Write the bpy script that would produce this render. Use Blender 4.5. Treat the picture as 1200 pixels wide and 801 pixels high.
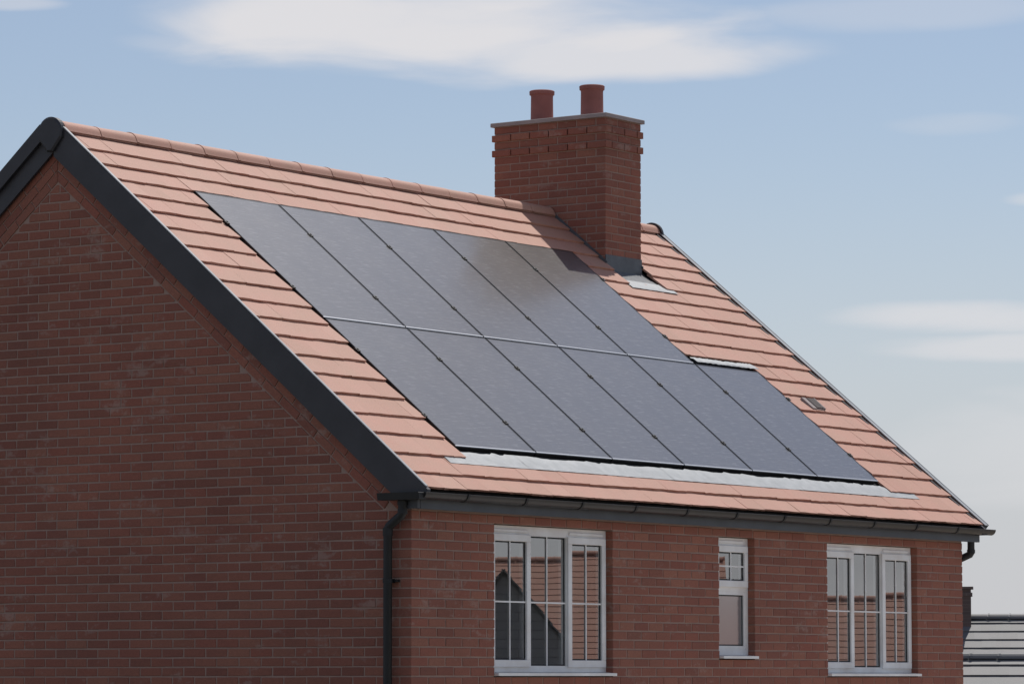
import bpy, math, random
from mathutils import Vector, Matrix
R = math.radians
random.seed(7)
scene = bpy.context.scene
for o in list(bpy.data.objects): bpy.data.objects.remove(o)

# ------------------------------------------------------------------ camera
GZ = 4.227                                  # height of the wall's measured bed joint above the ground
CAM = Vector((-24.2494, -17.6853, -0.7047 + GZ))
YAW, PITCH, ROLL, FPX = R(-55.3722), R(4.9395), R(-0.0466), 4579.0
fw = Vector((-math.sin(YAW)*math.cos(PITCH), math.cos(YAW)*math.cos(PITCH), math.sin(PITCH)))
rt = Vector((math.cos(YAW), math.sin(YAW), 0)); up = rt.cross(fw)
rt2 = rt*math.cos(ROLL) + up*math.sin(ROLL); up2 = up*math.cos(ROLL) - rt*math.sin(ROLL)
cd = bpy.data.cameras.new('camera'); cam = bpy.data.objects.new('camera', cd); scene.collection.objects.link(cam)
cd.sensor_width = 36; cd.lens = FPX/1200*36; cd.clip_end = 6000; cd.clip_start = .5
m = Matrix((rt2, up2, -fw)).transposed().to_4x4(); m.translation = CAM; cam.matrix_world = m
scene.camera = cam
def proj(p):
    d = Vector(p) - CAM; z = d.dot(fw)
    return 600 + FPX*d.dot(rt2)/z, 400.5 - FPX*d.dot(up2)/z, z
def pixdir(u, v): return (fw*FPX + rt2*(u-600) - up2*(v-400.5)).normalized()
def at_pixel(u, v, D): return CAM + pixdir(u, v)*D
def in_view(p, pad=8):
    u, v, z = proj(p); return z > 0 and -pad < u < 1200+pad and -pad < v < 801+pad

# ------------------------------------------------------------------ light
SUN = Vector((.502, .103, .859)).normalized()
SUN_EL, SUN_AZ = math.asin(SUN.z), math.atan2(SUN.y, SUN.x)
scene.view_settings.view_transform = 'Standard'; scene.view_settings.look = 'None'
scene.view_settings.gamma = 1; scene.view_settings.use_curve_mapping = False
scene.view_settings.exposure = -0.2
sl = bpy.data.lights.new('sun', 'SUN'); sl.energy = 4.0; sl.angle = R(.53); sl.color = (1, .955, .89)
so = bpy.data.objects.new('sun', sl); scene.collection.objects.link(so)
so.rotation_euler = SUN.to_track_quat('Z', 'Y').to_euler(); so.location = (20, 10, 40)

w = bpy.data.worlds.new('World'); scene.world = w; w.use_nodes = True
nt = w.node_tree; nt.nodes.clear()
def N(t, **k):
    n = nt.nodes.new(t)
    for a, b in k.items(): setattr(n, a, b)
    return n
def link(a, b): nt.links.new(a, b)
def mth(op, a, b=None, c=None):
    n = N('ShaderNodeMath', operation=op)
    for i, x in enumerate((a, b, c)):
        if x is None: continue
        if isinstance(x, (int, float)): n.inputs[i].default_value = x
        else: link(x, n.inputs[i])
    return n.outputs[0]
sky = N('ShaderNodeTexSky', sky_type='NISHITA'); sky.sun_disc = False
sky.sun_elevation = SUN_EL; sky.sun_rotation = math.pi/2 - SUN_AZ
sky.altitude = 60; sky.air_density = 1.0; sky.dust_density = .5; sky.ozone_density = 1.3
tc = N('ShaderNodeTexCoord'); sep = N('ShaderNodeSeparateXYZ'); link(tc.outputs['Generated'], sep.inputs[0])
az = mth('ARCTAN2', sep.outputs[1], sep.outputs[0]); el = mth('ARCSINE', sep.outputs[2])
cmb = N('ShaderNodeCombineXYZ'); link(mth('MULTIPLY', az, 14.0), cmb.inputs[0]); link(mth('MULTIPLY', el, 62.0), cmb.inputs[1])
nz = N('ShaderNodeTexNoise'); nz.inputs['Scale'].default_value = 1.1; nz.inputs['Detail'].default_value = 7; nz.inputs['Roughness'].default_value = .5
nz.inputs['Distortion'].default_value = .5
link(cmb.outputs[0], nz.inputs['Vector'])
nz2 = N('ShaderNodeTexNoise'); nz2.inputs['Scale'].default_value = .42; nz2.inputs['Detail'].default_value = 4
link(cmb.outputs[0], nz2.inputs['Vector'])
wob = mth('SUBTRACT', nz.outputs[0], .5); wob2 = mth('SUBTRACT', nz2.outputs[0], .5)
# clouds: (azimuth, elevation, half width, half height, strength), degrees; the drift continues all round
clouds = [(35.7, 9.62, 4.7, .74, .95), (33.4, 9.2, 3.3, .40, .85), (38.4, 9.3, 2.2, .22, .3), (29.0, 9.75, 2.2, .30, .25),
          (27.6, 5.28, 2.2, .28, .66), (27.2, 4.82, 2.5, .22, .60), (26.7, 6.95, .7, .13, .45), (28.0, 8.05, 1.1, .18, .20),
          (41.9, 9.8, .8, .12, .4), (25.5, 3.2, 3.6, .9, .35)]
tot = None
for a, e, ra, re, s in clouds:
    dx = mth('MULTIPLY', mth('SUBTRACT', az, R(a)), 1/R(ra)); dy = mth('MULTIPLY', mth('SUBTRACT', el, R(e)), 1/R(re))
    dy2 = mth('ADD', dy, mth('MULTIPLY', wob2, 1.5))
    q = mth('ADD', mth('MULTIPLY', dx, dx), mth('MULTIPLY', dy2, dy2))
    q = mth('ADD', q, mth('MULTIPLY', wob, 2.1))
    mr = N('ShaderNodeMapRange', interpolation_type='SMOOTHSTEP'); link(q, mr.inputs[0])
    mr.inputs[1].default_value = 1.3; mr.inputs[2].default_value = .1; mr.inputs[3].default_value = 0; mr.inputs[4].default_value = s
    tot = mr.outputs[0] if tot is None else mth('MAXIMUM', tot, mr.outputs[0])
# the same streaks all round, outside the stretch of sky laid out above
def smooth(x, a, b, lo=0., hi=1.):
    mr = N('ShaderNodeMapRange', interpolation_type='SMOOTHSTEP'); link(x, mr.inputs[0])
    for i_, v_ in zip((1, 2, 3, 4), (a, b, lo, hi)): mr.inputs[i_].default_value = v_
    return mr.outputs[0]
far = mth('MAXIMUM', smooth(mth('ABSOLUTE', mth('SUBTRACT', az, R(34.6))), R(9), R(14)), smooth(el, R(10.6), R(13)))
cm2 = N('ShaderNodeCombineXYZ'); link(mth('MULTIPLY', az, 5.0), cm2.inputs[0]); link(mth('MULTIPLY', el, 16.0), cm2.inputs[1])
nz3 = N('ShaderNodeTexNoise'); nz3.inputs['Scale'].default_value = 1.0; nz3.inputs['Detail'].default_value = 5; link(cm2.outputs[0], nz3.inputs['Vector'])
tot = mth('MAXIMUM', tot, mth('MULTIPLY', far, smooth(nz3.outputs[0], .52, .72, 0, .8)))
veil = mth('ADD', .10, smooth(el, R(8.8), R(.8), 0, .72))                 # thin milky air, the same at every azimuth
vm = N('ShaderNodeMix', data_type='RGBA'); tint = N('ShaderNodeMix', data_type='RGBA', blend_type='MULTIPLY'); tint.inputs[0].default_value = 1; link(sky.outputs[0], tint.inputs[6]); tint.inputs[7].default_value = (1.0, .965, 1.0, 1)
link(veil, vm.inputs[0]); link(tint.outputs[2], vm.inputs[6]); vm.inputs[7].default_value = (6.3, 6.5, 7.15, 1)
mixc = N('ShaderNodeMix', data_type='RGBA'); link(tot, mixc.inputs[0]); link(vm.outputs[2], mixc.inputs[6])
mixc.inputs[7].default_value = (8.6, 8.45, 8.65, 1)
bg = N('ShaderNodeBackground'); bg.inputs['Strength'].default_value = .10; link(mixc.outputs[2], bg.inputs['Color'])
wo = N('ShaderNodeOutputWorld'); link(bg.outputs[0], wo.inputs[0])

# ------------------------------------------------------------------ helpers
def put(o, parent=None, label=None, cat=None, group=None, kind=None):
    scene.collection.objects.link(o)
    if parent is not None: o.parent = parent
    if label: o['label'] = label
    if cat: o['category'] = cat
    if group: o['group'] = group
    if kind: o['kind'] = kind
    return o
def empty(name, loc=(0, 0, 0), rot=(0, 0, 0), **k):
    o = bpy.data.objects.new(name, None); o.location = loc; o.rotation_euler = rot; o.empty_display_size = .2
    return put(o, **k)
class MB:
    def __init__(s): s.v = []; s.f = []
    def add(s, vs, fs):
        n = len(s.v); s.v += [tuple(v) for v in vs]; s.f += [tuple(i+n for i in f) for f in fs]; return s
    def box(s, x0, x1, y0, y1, z0, z1, T=None):
        vs = [(x, y, z) for z in (z0, z1) for y in (y0, y1) for x in (x0, x1)]
        if T: vs = [T(*v) for v in vs]
        return s.add(vs, [(0, 2, 3, 1), (4, 5, 7, 6), (0, 1, 5, 4), (2, 6, 7, 3), (0, 4, 6, 2), (1, 3, 7, 5)])
    def prism(s, poly, T, d0, d1, inset=0):
        """convex polygon (u,v) set between depths d0 (face) and d1; T(u,v,d) -> xyz"""
        n = len(poly); cu = sum(p[0] for p in poly)/n; cv = sum(p[1] for p in poly)/n
        vs = []
        if inset:
            for u, v in poly:
                L = math.hypot(u-cu, v-cv) or 1
                vs.append(T(u-math.copysign(min(inset, abs(u-cu)*.4), u-cu), v-math.copysign(min(inset, abs(v-cv)*.4), v-cv), d0))
            vs += [T(u, v, d0+inset*(1 if d1 > d0 else -1)) for u, v in poly]
        else: vs += [T(u, v, d0) for u, v in poly]
        vs += [T(u, v, d1) for u, v in poly]
        L = len(vs)//n
        fs = [tuple(range(n)), tuple(reversed(range((L-1)*n, L*n)))]
        for r in range(L-1):
            for i in range(n):
                j = (i+1) % n; fs.append((r*n+i, (r+1)*n+i, (r+1)*n+j, r*n+j))
        return s.add(vs, fs)
    def tube(s, pts, r, n=12, cap=True):
        pts = [Vector(p) for p in pts]; rings = []
        for i, p in enumerate(pts):
            a = (pts[i]-pts[i-1]).normalized() if i else (pts[1]-pts[0]).normalized()
            b = (pts[i+1]-pts[i]).normalized() if i < len(pts)-1 else a
            t = (a+b).normalized(); k = 1/max(.5, t.dot(a))
            h = Vector((1, 0, 0)) if abs(t.x) < .9 else Vector((0, 1, 0))
            e1 = t.cross(h).normalized(); e2 = t.cross(e1)
            rings.append([p+(e1*math.cos(2*math.pi*j/n)+e2*math.sin(2*math.pi*j/n))*r*k for j in range(n)])
        vs = [v for q in rings for v in q]; fs = []
        for i in range(len(pts)-1):
            for j in range(n):
                k = (j+1) % n; fs.append((i*n+j, i*n+k, (i+1)*n+k, (i+1)*n+j))
        if cap: fs += [tuple(reversed(range(n))), tuple(range(len(vs)-n, len(vs)))]
        return s.add(vs, fs)
    def lathe(s, prof, c, n=24):
        vs = []; fs = []
        for r, z in prof: vs += [(c[0]+r*math.cos(2*math.pi*j/n), c[1]+r*math.sin(2*math.pi*j/n), c[2]+z) for j in range(n)]
        for i in range(len(prof)-1):
            for j in range(n):
                k = (j+1) % n; fs.append((i*n+j, i*n+k, (i+1)*n+k, (i+1)*n+j))
        return s.add(vs, fs)
    def mesh(s, name, mat, fix=True, smooth=False):
        me = bpy.data.meshes.new(name); me.from_pydata(s.v, [], s.f)
        if fix:
            import bmesh
            b = bmesh.new(); b.from_mesh(me); bmesh.ops.recalc_face_normals(b, faces=b.faces); b.to_mesh(me); b.free()
        me.materials.append(mat)
        if smooth:
            me.shade_smooth()
            try: me.set_sharp_from_angle(angle=R(40))
            except Exception: pass
        return me
    def build(s, name, mat, parent=None, smooth=False, fix=True, **k):
        return put(bpy.data.objects.new(name, s.mesh(name, mat, fix, smooth)), parent, **k)
def inst(name, me, parent, loc=(0, 0, 0), rot=(0, 0, 0), **k):
    o = bpy.data.objects.new(name, me); o.location = loc; o.rotation_euler = rot; return put(o, parent, **k)
def clip(poly, a, b, c):
    """keep a*u+b*v<=c"""
    out = []
    for i in range(len(poly)):
        p, q = poly[i], poly[(i+1) % len(poly)]; dp = a*p[0]+b*p[1]-c; dq = a*q[0]+b*q[1]-c
        if dp <= 0: out.append(p)
        if dp*dq < 0: t = dp/(dp-dq); out.append((p[0]+(q[0]-p[0])*t, p[1]+(q[1]-p[1])*t))
    return out
def area(p): return abs(sum(p[i][0]*p[(i+1) % len(p)][1]-p[(i+1) % len(p)][0]*p[i][1] for i in range(len(p))))/2
def subtract(iv, holes):
    for a, b in holes:
        nx = []
        for p, q in iv:
            if b <= p or a >= q: nx.append((p, q)); continue
            if a > p: nx.append((p, a))
            if b < q: nx.append((b, q))
        iv = nx
    return iv

# ------------------------------------------------------------------ materials
class M:
    def __init__(s, name):
        s.m = bpy.data.materials.new(name); s.m.use_nodes = True; s.t = s.m.node_tree
        s.p = s.t.nodes['Principled BSDF']; s.out = s.t.nodes['Material Output']
    def n(s, t, **k):
        n = s.t.nodes.new(t)
        for a, b in k.items(): setattr(n, a, b)
        return n
    def l(s, a, b): s.t.links.new(a, b)
    def set(s, **k):
        for a, b in k.items():
            i = s.p.inputs[a.replace('_', ' ')]; i.default_value = (*b, 1) if isinstance(b, tuple) else b
        return s
    def pos(s): return s.n('ShaderNodeNewGeometry').outputs['Position']
    def noise(s, vec, scale, detail=3, rough=.55):
        n = s.n('ShaderNodeTexNoise'); n.inputs['Scale'].default_value = scale; n.inputs['Detail'].default_value = detail; n.inputs['Roughness'].default_value = rough
        if vec is not None: s.l(vec, n.inputs['Vector'])
        return n.outputs[0]
    def ramp(s, fac, stops):
        r = s.n('ShaderNodeValToRGB'); e = r.color_ramp.elements
        while len(e) < len(stops): e.new(.5)
        for i, (p, c) in enumerate(stops): e[i].position = p; e[i].color = (*c, 1)
        s.l(fac, r.inputs[0]); return r.outputs[0]
    def mix(s, fac, a, b, mode='MIX'):
        x = s.n('ShaderNodeMix', data_type='RGBA', blend_type=mode)
        for i, v in ((0, fac), (6, a), (7, b)):
            if isinstance(v, (int, float)): x.inputs[i].default_value = v
            elif isinstance(v, tuple): x.inputs[i].default_value = (*v, 1)
            else: s.l(v, x.inputs[i])
        return x.outputs[2]
    def math(s, op, a, b=None):
        x = s.n('ShaderNodeMath', operation=op)
        for i, v in enumerate((a, b)):
            if v is None: continue
            if isinstance(v, (int, float)): x.inputs[i].default_value = v
            else: s.l(v, x.inputs[i])
        return x.outputs[0]
    def rnd(s):
        """a number for each piece, whether an object of its own or an island of a joined mesh"""
        a = s.n('ShaderNodeNewGeometry').outputs['Random Per Island']; b = s.n('ShaderNodeObjectInfo').outputs['Random']
        return s.math('FRACT', s.math('ADD', s.math('MULTIPLY', a, 7.31), s.math('MULTIPLY', b, 3.77)))
    def bump(s, h, strength=.3, dist=.01):
        b = s.n('ShaderNodeBump'); b.inputs['Strength'].default_value = strength; b.inputs['Distance'].default_value = dist
        s.l(h, b.inputs['Height']); s.l(b.outputs[0], s.p.inputs['Normal'])
    def col(s, c): s.l(c, s.p.inputs['Base Color']); return s

def brick_mat(name, stops, pale):
    a = M(name); P = a.pos()
    c = a.ramp(a.rnd(), stops)
    c = a.mix(a.math('MULTIPLY', a.noise(P, 38, 4), .55), c, (.17, .075, .05))
    fine = a.ramp(a.noise(P, 170, 2), [(.3, (.75, .75, .75)), (.7, (1.15, 1.15, 1.15))])
    c = a.mix(1, c, fine, 'MULTIPLY')
    mp = a.n('ShaderNodeMapping'); mp.inputs['Scale'].default_value = (1, 1, 2.3); a.l(P, mp.inputs[0]); Q = mp.outputs[0]
    sm = a.ramp(a.math('ADD', a.math('MULTIPLY', a.noise(Q, .9, 2), .30), a.math('ADD', a.math('MULTIPLY', a.noise(Q, 4.2, 3, .6), .48), a.math('MULTIPLY', a.noise(P, 30, 4, .6), .22))), [(.555, (0, 0, 0)), (.625, (1, 1, 1))])
    c = a.mix(a.math('MULTIPLY', sm, .5), c, pale)
    broad = a.ramp(a.noise(P, .55, 3), [(.3, (.84, .84, .84)), (.7, (1.14, 1.10, 1.07))])
    a.col(a.mix(1, c, broad, 'MULTIPLY')).set(Roughness=.9); a.bump(a.noise(P, 110, 4), .5, .004); return a.m
BR = [(0, (.28, .104, .072)), (.18, (.39, .152, .10)), (.45, (.355, .126, .085)), (.62, (.31, .110, .077)), (.8, (.41, .172, .112)), (.92, (.375, .125, .084)), (1, (.30, .122, .086))]
mat_brick = brick_mat('red_brick', BR, (.40, .29, .24))
def mortar_mat():
    a = M('mortar'); P = a.pos()
    c = a.ramp(a.noise(P, 6, 4), [(.3, (.375, .243, .195)), (.7, (.465, .315, .258))])
    a.col(a.mix(a.noise(P, 140, 2), c, (.30, .20, .155))).set(Roughness=.95); a.bump(a.noise(P, 260, 2), .4, .003); return a.m
mat_mortar = mortar_mat()
def tile_mat(name, stops, rough=.62, speck=.2):
    a = M(name); P = a.pos()
    c = a.ramp(a.rnd(), stops)
    c = a.mix(a.math('MULTIPLY', a.noise(P, 1.1, 4), .30), c, stops[0][1])
    c = a.mix(1, c, a.ramp(a.noise(P, 3.2, 5, .6), [(.3, (1.045, .985, 1.0)), (.5, (1, 1, 1)), (.72, (.94, .985, .96))]), 'MULTIPLY')
    f = a.ramp(a.noise(P, 95, 3), [(.25, (1-speck,)*3), (.75, (1+speck,)*3)])
    c = a.mix(1, c, f, 'MULTIPLY')
    a.col(c).set(Roughness=rough); a.p.inputs['Specular IOR Level'].default_value = .5
    a.bump(a.noise(P, 120, 3), .35, .003); return a.m
mat_tile = tile_mat('terracotta_tile', [(0, (.455, .228, .158)), (.35, (.495, .252, .178)), (.7, (.475, .24, .168)), (1, (.51, .272, .195))], .68, .10)
mat_ridge = tile_mat('terracotta_ridge', [(0, (.49, .262, .19)), (1, (.54, .30, .22))], .7, .12)
mat_slate = tile_mat('grey_tile', [(0, (.118, .118, .122)), (.5, (.135, .135, .14)), (1, (.15, .15, .155))], .6, .10)
def plastic(name, c, rough=.42, wear=.0):
    a = M(name); P = a.pos()
    d = tuple(min(1, x*1.35+.006) for x in c)
    a.col(a.mix(a.ramp(a.noise(P, 3.5, 5), [(.35, (0, 0, 0)), (.75, (1, 1, 1))]), c, d)).set(Roughness=rough)
    a.bump(a.noise(P, 60, 2), .06, .002); return a.m
mat_dark = plastic('anthracite_plastic', (.030, .029, .033), .5)
mat_fascia = plastic('fascia_grey', (.058, .064, .073), .5)
mat_gutter = plastic('gutter_black', (.019, .0175, .017), .38)
mat_black = plastic('black_plastic', (.012, .012, .012), .6)
mat_trim = plastic('verge_trim_grey', (.30, .31, .315), .5)
mat_white = plastic('white_upvc', (.80, .76, .715), .35)
mat_pot = plastic('clay_pot', (.27, .10, .082), .8)
mat_cap = plastic('concrete_cap', (.30, .255, .24), .9)
mat_room = plastic('room_plaster', (.62, .60, .58), .9)
def lead_mat(name, lo, hi, rough):
    a = M(name); P = a.pos()
    a.col(a.ramp(a.noise(P, 9, 5), [(.3, lo), (.7, hi)])).set(Roughness=rough, Metallic=.15)
    a.bump(a.noise(P, 14, 3), .22, .01); return a.m
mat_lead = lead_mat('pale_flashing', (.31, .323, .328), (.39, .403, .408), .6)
mat_lead_shaded = lead_mat('lead_apron', (.085, .09, .098), (.13, .137, .145), .5)  # darker lead with the chimney's cast shade put into its colour
def glass_panel():
    a = M('solar_glass'); P = a.n('ShaderNodeTexCoord').outputs['Object']
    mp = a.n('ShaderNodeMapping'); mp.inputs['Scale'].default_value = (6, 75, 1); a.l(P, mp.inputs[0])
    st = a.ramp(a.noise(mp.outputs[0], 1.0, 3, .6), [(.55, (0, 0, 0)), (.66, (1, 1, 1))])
    sx = a.n('ShaderNodeSeparateXYZ'); a.l(P, sx.inputs[0])
    gx = a.math('LESS_THAN', a.math('FRACT', a.math('MULTIPLY', sx.outputs[0], 6/1.105)), .022)
    gy = a.math('LESS_THAN', a.math('FRACT', a.math('MULTIPLY', sx.outputs[1], 18/1.67)), .05)
    g = a.math('MAXIMUM', gx, gy)
    c = a.mix(a.math('MULTIPLY', g, .6), (.034, .034, .040), (.062, .063, .07))
    c = a.mix(a.math('MULTIPLY', st, .42), c, (.26, .26, .27))  # pale dashes: busbar glints put into the base colour
    a.col(c).set(Roughness=.40, IOR=1.75, Coat_Weight=1.0, Coat_Roughness=.17, Coat_IOR=1.40, Coat_Tint=(1.0, .985, .955), Specular_Tint=(1.0, .985, .985))
    r = a.math('ADD', .37, a.math('MULTIPLY', a.noise(P, 2.2, 3), .06)); a.l(r, a.p.inputs['Roughness'])
    pass
    a.bump(a.noise(mp.outputs[0], .6, 3), .05, .002); return a.m
mat_pv = glass_panel()
mat_pvframe = plastic('black_anodised', (.012, .012, .013), .35)
a = M('lip_glint_metal').set(Base_Color=(.55, .56, .58), Metallic=.7, Roughness=.42); mat_lip_glint = a.m  # bright metal stands in for sun glint along the black frame's lower lip
def window_glass(name, frost):
    a = M(name)
    lw = a.n('ShaderNodeLayerWeight'); lw.inputs['Blend'].default_value = .5      # coated double glazing: strong plain reflection, none from the inner face
    front = a.math('SUBTRACT', 1.0, a.n('ShaderNodeNewGeometry').outputs['Backfacing'])
    fac = a.math('MULTIPLY', a.math('ADD', .43, a.math('MULTIPLY', a.math('POWER', lw.outputs['Facing'], 5.0), .6)), front)
    gl = a.n('ShaderNodeBsdfGlossy'); gl.inputs['Roughness'].default_value = .0 if not frost else .12
    P = a.pos()
    b = a.n('ShaderNodeBump'); b.inputs['Strength'].default_value = .012; b.inputs['Distance'].default_value = .02
    a.l(a.noise(P, 1.3, 1), b.inputs['Height']); a.l(b.outputs[0], gl.inputs['Normal'])
    if frost:
        tr = a.n('ShaderNodeBsdfPrincipled'); tr.inputs['Base Color'].default_value = (.235, .25, .255, 1); tr.inputs['Roughness'].default_value = .5
    else:
        tr = a.n('ShaderNodeBsdfTransparent'); tr.inputs[0].default_value = (.93, .95, .95, 1)
    mx = a.n('ShaderNodeMixShader'); a.l(fac, mx.inputs[0]); a.l(tr.outputs[0], mx.inputs[1]); a.l(gl.outputs[0], mx.inputs[2])
    a.l(mx.outputs[0], a.out.inputs[0]); return a.m
mat_glass = window_glass('window_glass', False); mat_frost = window_glass('frosted_glass', True)
def ground_mat():
    a = M('dry_soil'); P = a.pos()
    c = a.ramp(a.noise(P, .25, 6), [(.3, (.20, .165, .115)), (.55, (.30, .255, .20)), (.75, (.36, .31, .25))])
    a.col(c).set(Roughness=.95); a.bump(a.noise(P, 12, 4), .6, .05); return a.m
mat_ground = ground_mat()

# ------------------------------------------------------------------ ground: level plot, falling gently to the east
def gz(x, y):
    t = min(1, max(0, (x-14)/26)); t = t*t*(3-2*t); return -1.7*t
xs = [-3000, -800, -200, -60, -20, 0, 8, 12] + [14+2*i for i in range(14)] + [60, 120, 400, 1200, 3000]
ys = [-3000, -600, -120, -50, -20, 0, 10, 20, 50, 120, 600, 3000]
g = MB(); g.v = [(x, y, gz(x, y)) for y in ys for x in xs]; nx = len(xs)
g.f = [(j*nx+i, j*nx+i+1, (j+1)*nx+i+1, (j+1)*nx+i) for j in range(len(ys)-1) for i in range(nx-1)]
g.build('ground', mat_ground, kind='structure', smooth=True)

def flat(name, c0, c1, xa, xb_, ya, yb, z, scale=1.0):
    a = M(name); P = a.pos()
    a.col(a.ramp(a.noise(P, scale, 6), [(.3, c0), (.7, c1)])).set(Roughness=.9); a.bump(a.noise(P, 40, 3), .4, .01)
    MB().box(xa, xb_, ya, yb, z-.2, z).build(name, a.m, kind='structure')
flat('added_dark_road', (.04, .04, .042), (.06, .06, .062), -13.0, -3.0, -400, 400, .004, 2)  # unseen dark strip, added to cut the light bounced onto the gable
flat('added_dark_lawn', (.035, .06, .018), (.06, .085, .03), -2.99, -.08, -30, 40, .03, 3)  # unseen dark turf, added beside it to keep the gable dim
flat('added_pale_paving', (.42, .385, .35), (.52, .48, .44), -.07, 14.0, -14.0, -.05, .04, .7)  # unseen pale paving, added to bounce light up the front wall

# ------------------------------------------------------------------ the brick house
LEN, RIDGE_Y, EZ = 8.923, 3.62, .7731+GZ
DEP = 2*RIDGE_Y
TP = .8293; TH = math.atan(TP); CO, SI = math.cos(TH), math.sin(TH)
X0, X1 = -.03, 9.088
def RP(x, s, o=0): return (x, -.15 + s*CO - o*SI, EZ + s*SI + o*CO)      # front slope: x along the eave, s up the slope, o out of it
def RB(x, s, o=0): p = RP(x, s, o); return (x, 2*RIDGE_Y - p[1], p[2])    # rear slope
SR = (RIDGE_Y+.15)/CO
house = empty('brick_house', (0, 0, 0), label='red brick house with terracotta tiled roof, brick chimney and dark barge boards', cat='house')

WIN = [(1.115, 2.825, -.675+GZ, .525+GZ), (4.50, 5.09, -.525+GZ, .525+GZ), (6.355, 8.03, -.675+GZ, .525+GZ)]
# mortar backings with openings
def FT(u, v, d): return (u, d, v)            # front wall: d into the house
def GT(u, v, d): return (d, u, v)            # gable wall
xb = sorted({.005, LEN-.005} | {q for a, b, c, d in WIN for q in (a-.005, b+.005)})
WALLTOP = .62+GZ
zb = sorted({-.3, WALLTOP} | {q for a, b, c, d in WIN for q in (c-.005, d+.005)})
mb = MB()
for i in range(len(xb)-1):
    for j in range(len(zb)-1):
        cx, cz = (xb[i]+xb[i+1])/2, (zb[j]+zb[j+1])/2
        if any(a-.01 < cx < b+.01 and c-.01 < cz < d+.01 for a, b, c, d in WIN): continue
        for yy in (.005, .29): mb.add([(xb[i], yy, zb[j]), (xb[i+1], yy, zb[j]), (xb[i+1], yy, zb[j+1]), (xb[i], yy, zb[j+1])], [(0, 1, 2, 3)])
for a, b, c, d in WIN:
    a -= .005; b += .005; c -= .005; d += .005
    for p, q in (((a, c), (a, d)), ((b, c), (b, d)), ((a, c), (b, c)), ((a, d), (b, d))):
        mb.add([(p[0], .005, p[1]), (q[0], .005, q[1]), (q[0], .29, q[1]), (p[0], .29, p[1])], [(0, 1, 2, 3)])
wall_front = mb.build('wall', mat_mortar, house, fix=False)
mb = MB()
gpoly = [(.006, -.3), (DEP-.006, -.3), (DEP-.006, .60+GZ), (RIDGE_Y, EZ+(RIDGE_Y+.15)*TP-.12), (.006, .60+GZ)]
mb.prism(gpoly, GT, .005, .28)
wall_gable = mb.build('gable_wall', mat_mortar, house)
# rear and far walls, not in view
mat_bwall = M('brick_wall_far'); a = mat_bwall
bt = a.n('ShaderNodeTexBrick'); bt.inputs['Scale'].default_value = 1; bt.inputs['Brick Width'].default_value = .225; bt.inputs['Row Height'].default_value = .075; bt.inputs['Mortar Size'].default_value = .005
bt.inputs['Color1'].default_value = (.31, .12, .09, 1); bt.inputs['Color2'].default_value = (.24, .09, .07, 1); bt.inputs['Mortar'].default_value = (.3, .22, .18, 1)
sx = a.n('ShaderNodeSeparateXYZ'); a.l(a.pos(), sx.inputs[0]); cx_ = a.n('ShaderNodeCombineXYZ')
a.l(a.math('ADD', sx.outputs[0], sx.outputs[1]), cx_.inputs[0]); a.l(sx.outputs[2], cx_.inputs[1]); a.l(cx_.outputs[0], bt.inputs['Vector'])
a.col(bt.outputs[0]).set(Roughness=.9); mat_bwall = a.m
mat_bdark = a.m.copy(); mat_bdark.name = 'dark_brick'
for n_ in mat_bdark.node_tree.nodes:
    if n_.type == 'TEX_BRICK':
        n_.inputs['Color1'].default_value = (.12, .085, .078, 1); n_.inputs['Color2'].default_value = (.09, .07, .066, 1); n_.inputs['Mortar'].default_value = (.13, .11, .10, 1)
mat_board = a.m.copy(); mat_board.name = 'grey_cladding'
for n_ in mat_board.node_tree.nodes:
    if n_.type == 'TEX_BRICK':
        n_.inputs['Color1'].default_value = (.22, .225, .235, 1); n_.inputs['Color2'].default_value = (.20, .205, .215, 1); n_.inputs['Mortar'].default_value = (.10, .10, .11, 1); n_.inputs['Brick Width'].default_value = 9; n_.inputs['Row Height'].default_value = .18; n_.inputs['Mortar Size'].default_value = .012
mb = MB(); mb.prism([(u, v) for u, v in gpoly], lambda u, v, d: (d, u, v), LEN-.002, LEN-.28); mb.build('gable_wall', mat_bwall, house)
mb = MB(); mb.box(.285, LEN-.285, DEP-.28, DEP, -.3, .6+GZ); mb.build('wall', mat_bwall, house)
mb = MB(); mb.box(.3, LEN-.3, .3, DEP-.3, .56+GZ, .60+GZ); mb.build('ceiling_board', mat_room, house)

# bricks: stretcher bond, real 215 x 65 faces; list of (poly, T, wall, depth)
bricks = []
def row_top(r): return GZ - .075*r
rows = range(int(-.6/.075), int(GZ/.075)+1)
J = .0062
for r in rows:
    zt, zl = row_top(r)-J, row_top(r)-.075+J
    odd = r % 2 != 0
    # front: stretcher at the corner on odd courses, header on even ones
    edges = [0] + [(.225 if odd else .1125)+.225*k for k in range(41)]
    edges = [e for e in edges if e < LEN-.06] + [LEN]
    holes = [(a, b) for a, b, c, d in WIN if c < (zt+zl)/2 < d]
    for i in range(len(edges)-1):
        a_ = edges[i]+(J if i else 0); b_ = edges[i+1]-(J if edges[i+1] < LEN else 0)
        for p, q in subtract([(a_, b_)], holes):
            if q-p < .02: continue
            if i == 0 and not odd: continue                      # that end is the gable's stretcher
            bricks.append(([(p, zl), (q, zl), (q, zt), (p, zt)], 'F', .1025 if i == 0 else .10))
    edges = [0] + [(.1125 if odd else .225)+.225*k for k in range(35)]
    edges = [e for e in edges if e < DEP-.06] + [DEP]
    for i in range(len(edges)-1):
        if i == 0 and odd: continue
        a_ = edges[i]+(J if i else 0); b_ = edges[i+1]-(J if edges[i+1] < DEP else 0)
        poly = [(a_, zl), (b_, zl), (b_, zt), (a_, zt)]
        bricks.append((poly, 'G', .1025 if i == 0 else .04))
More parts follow.
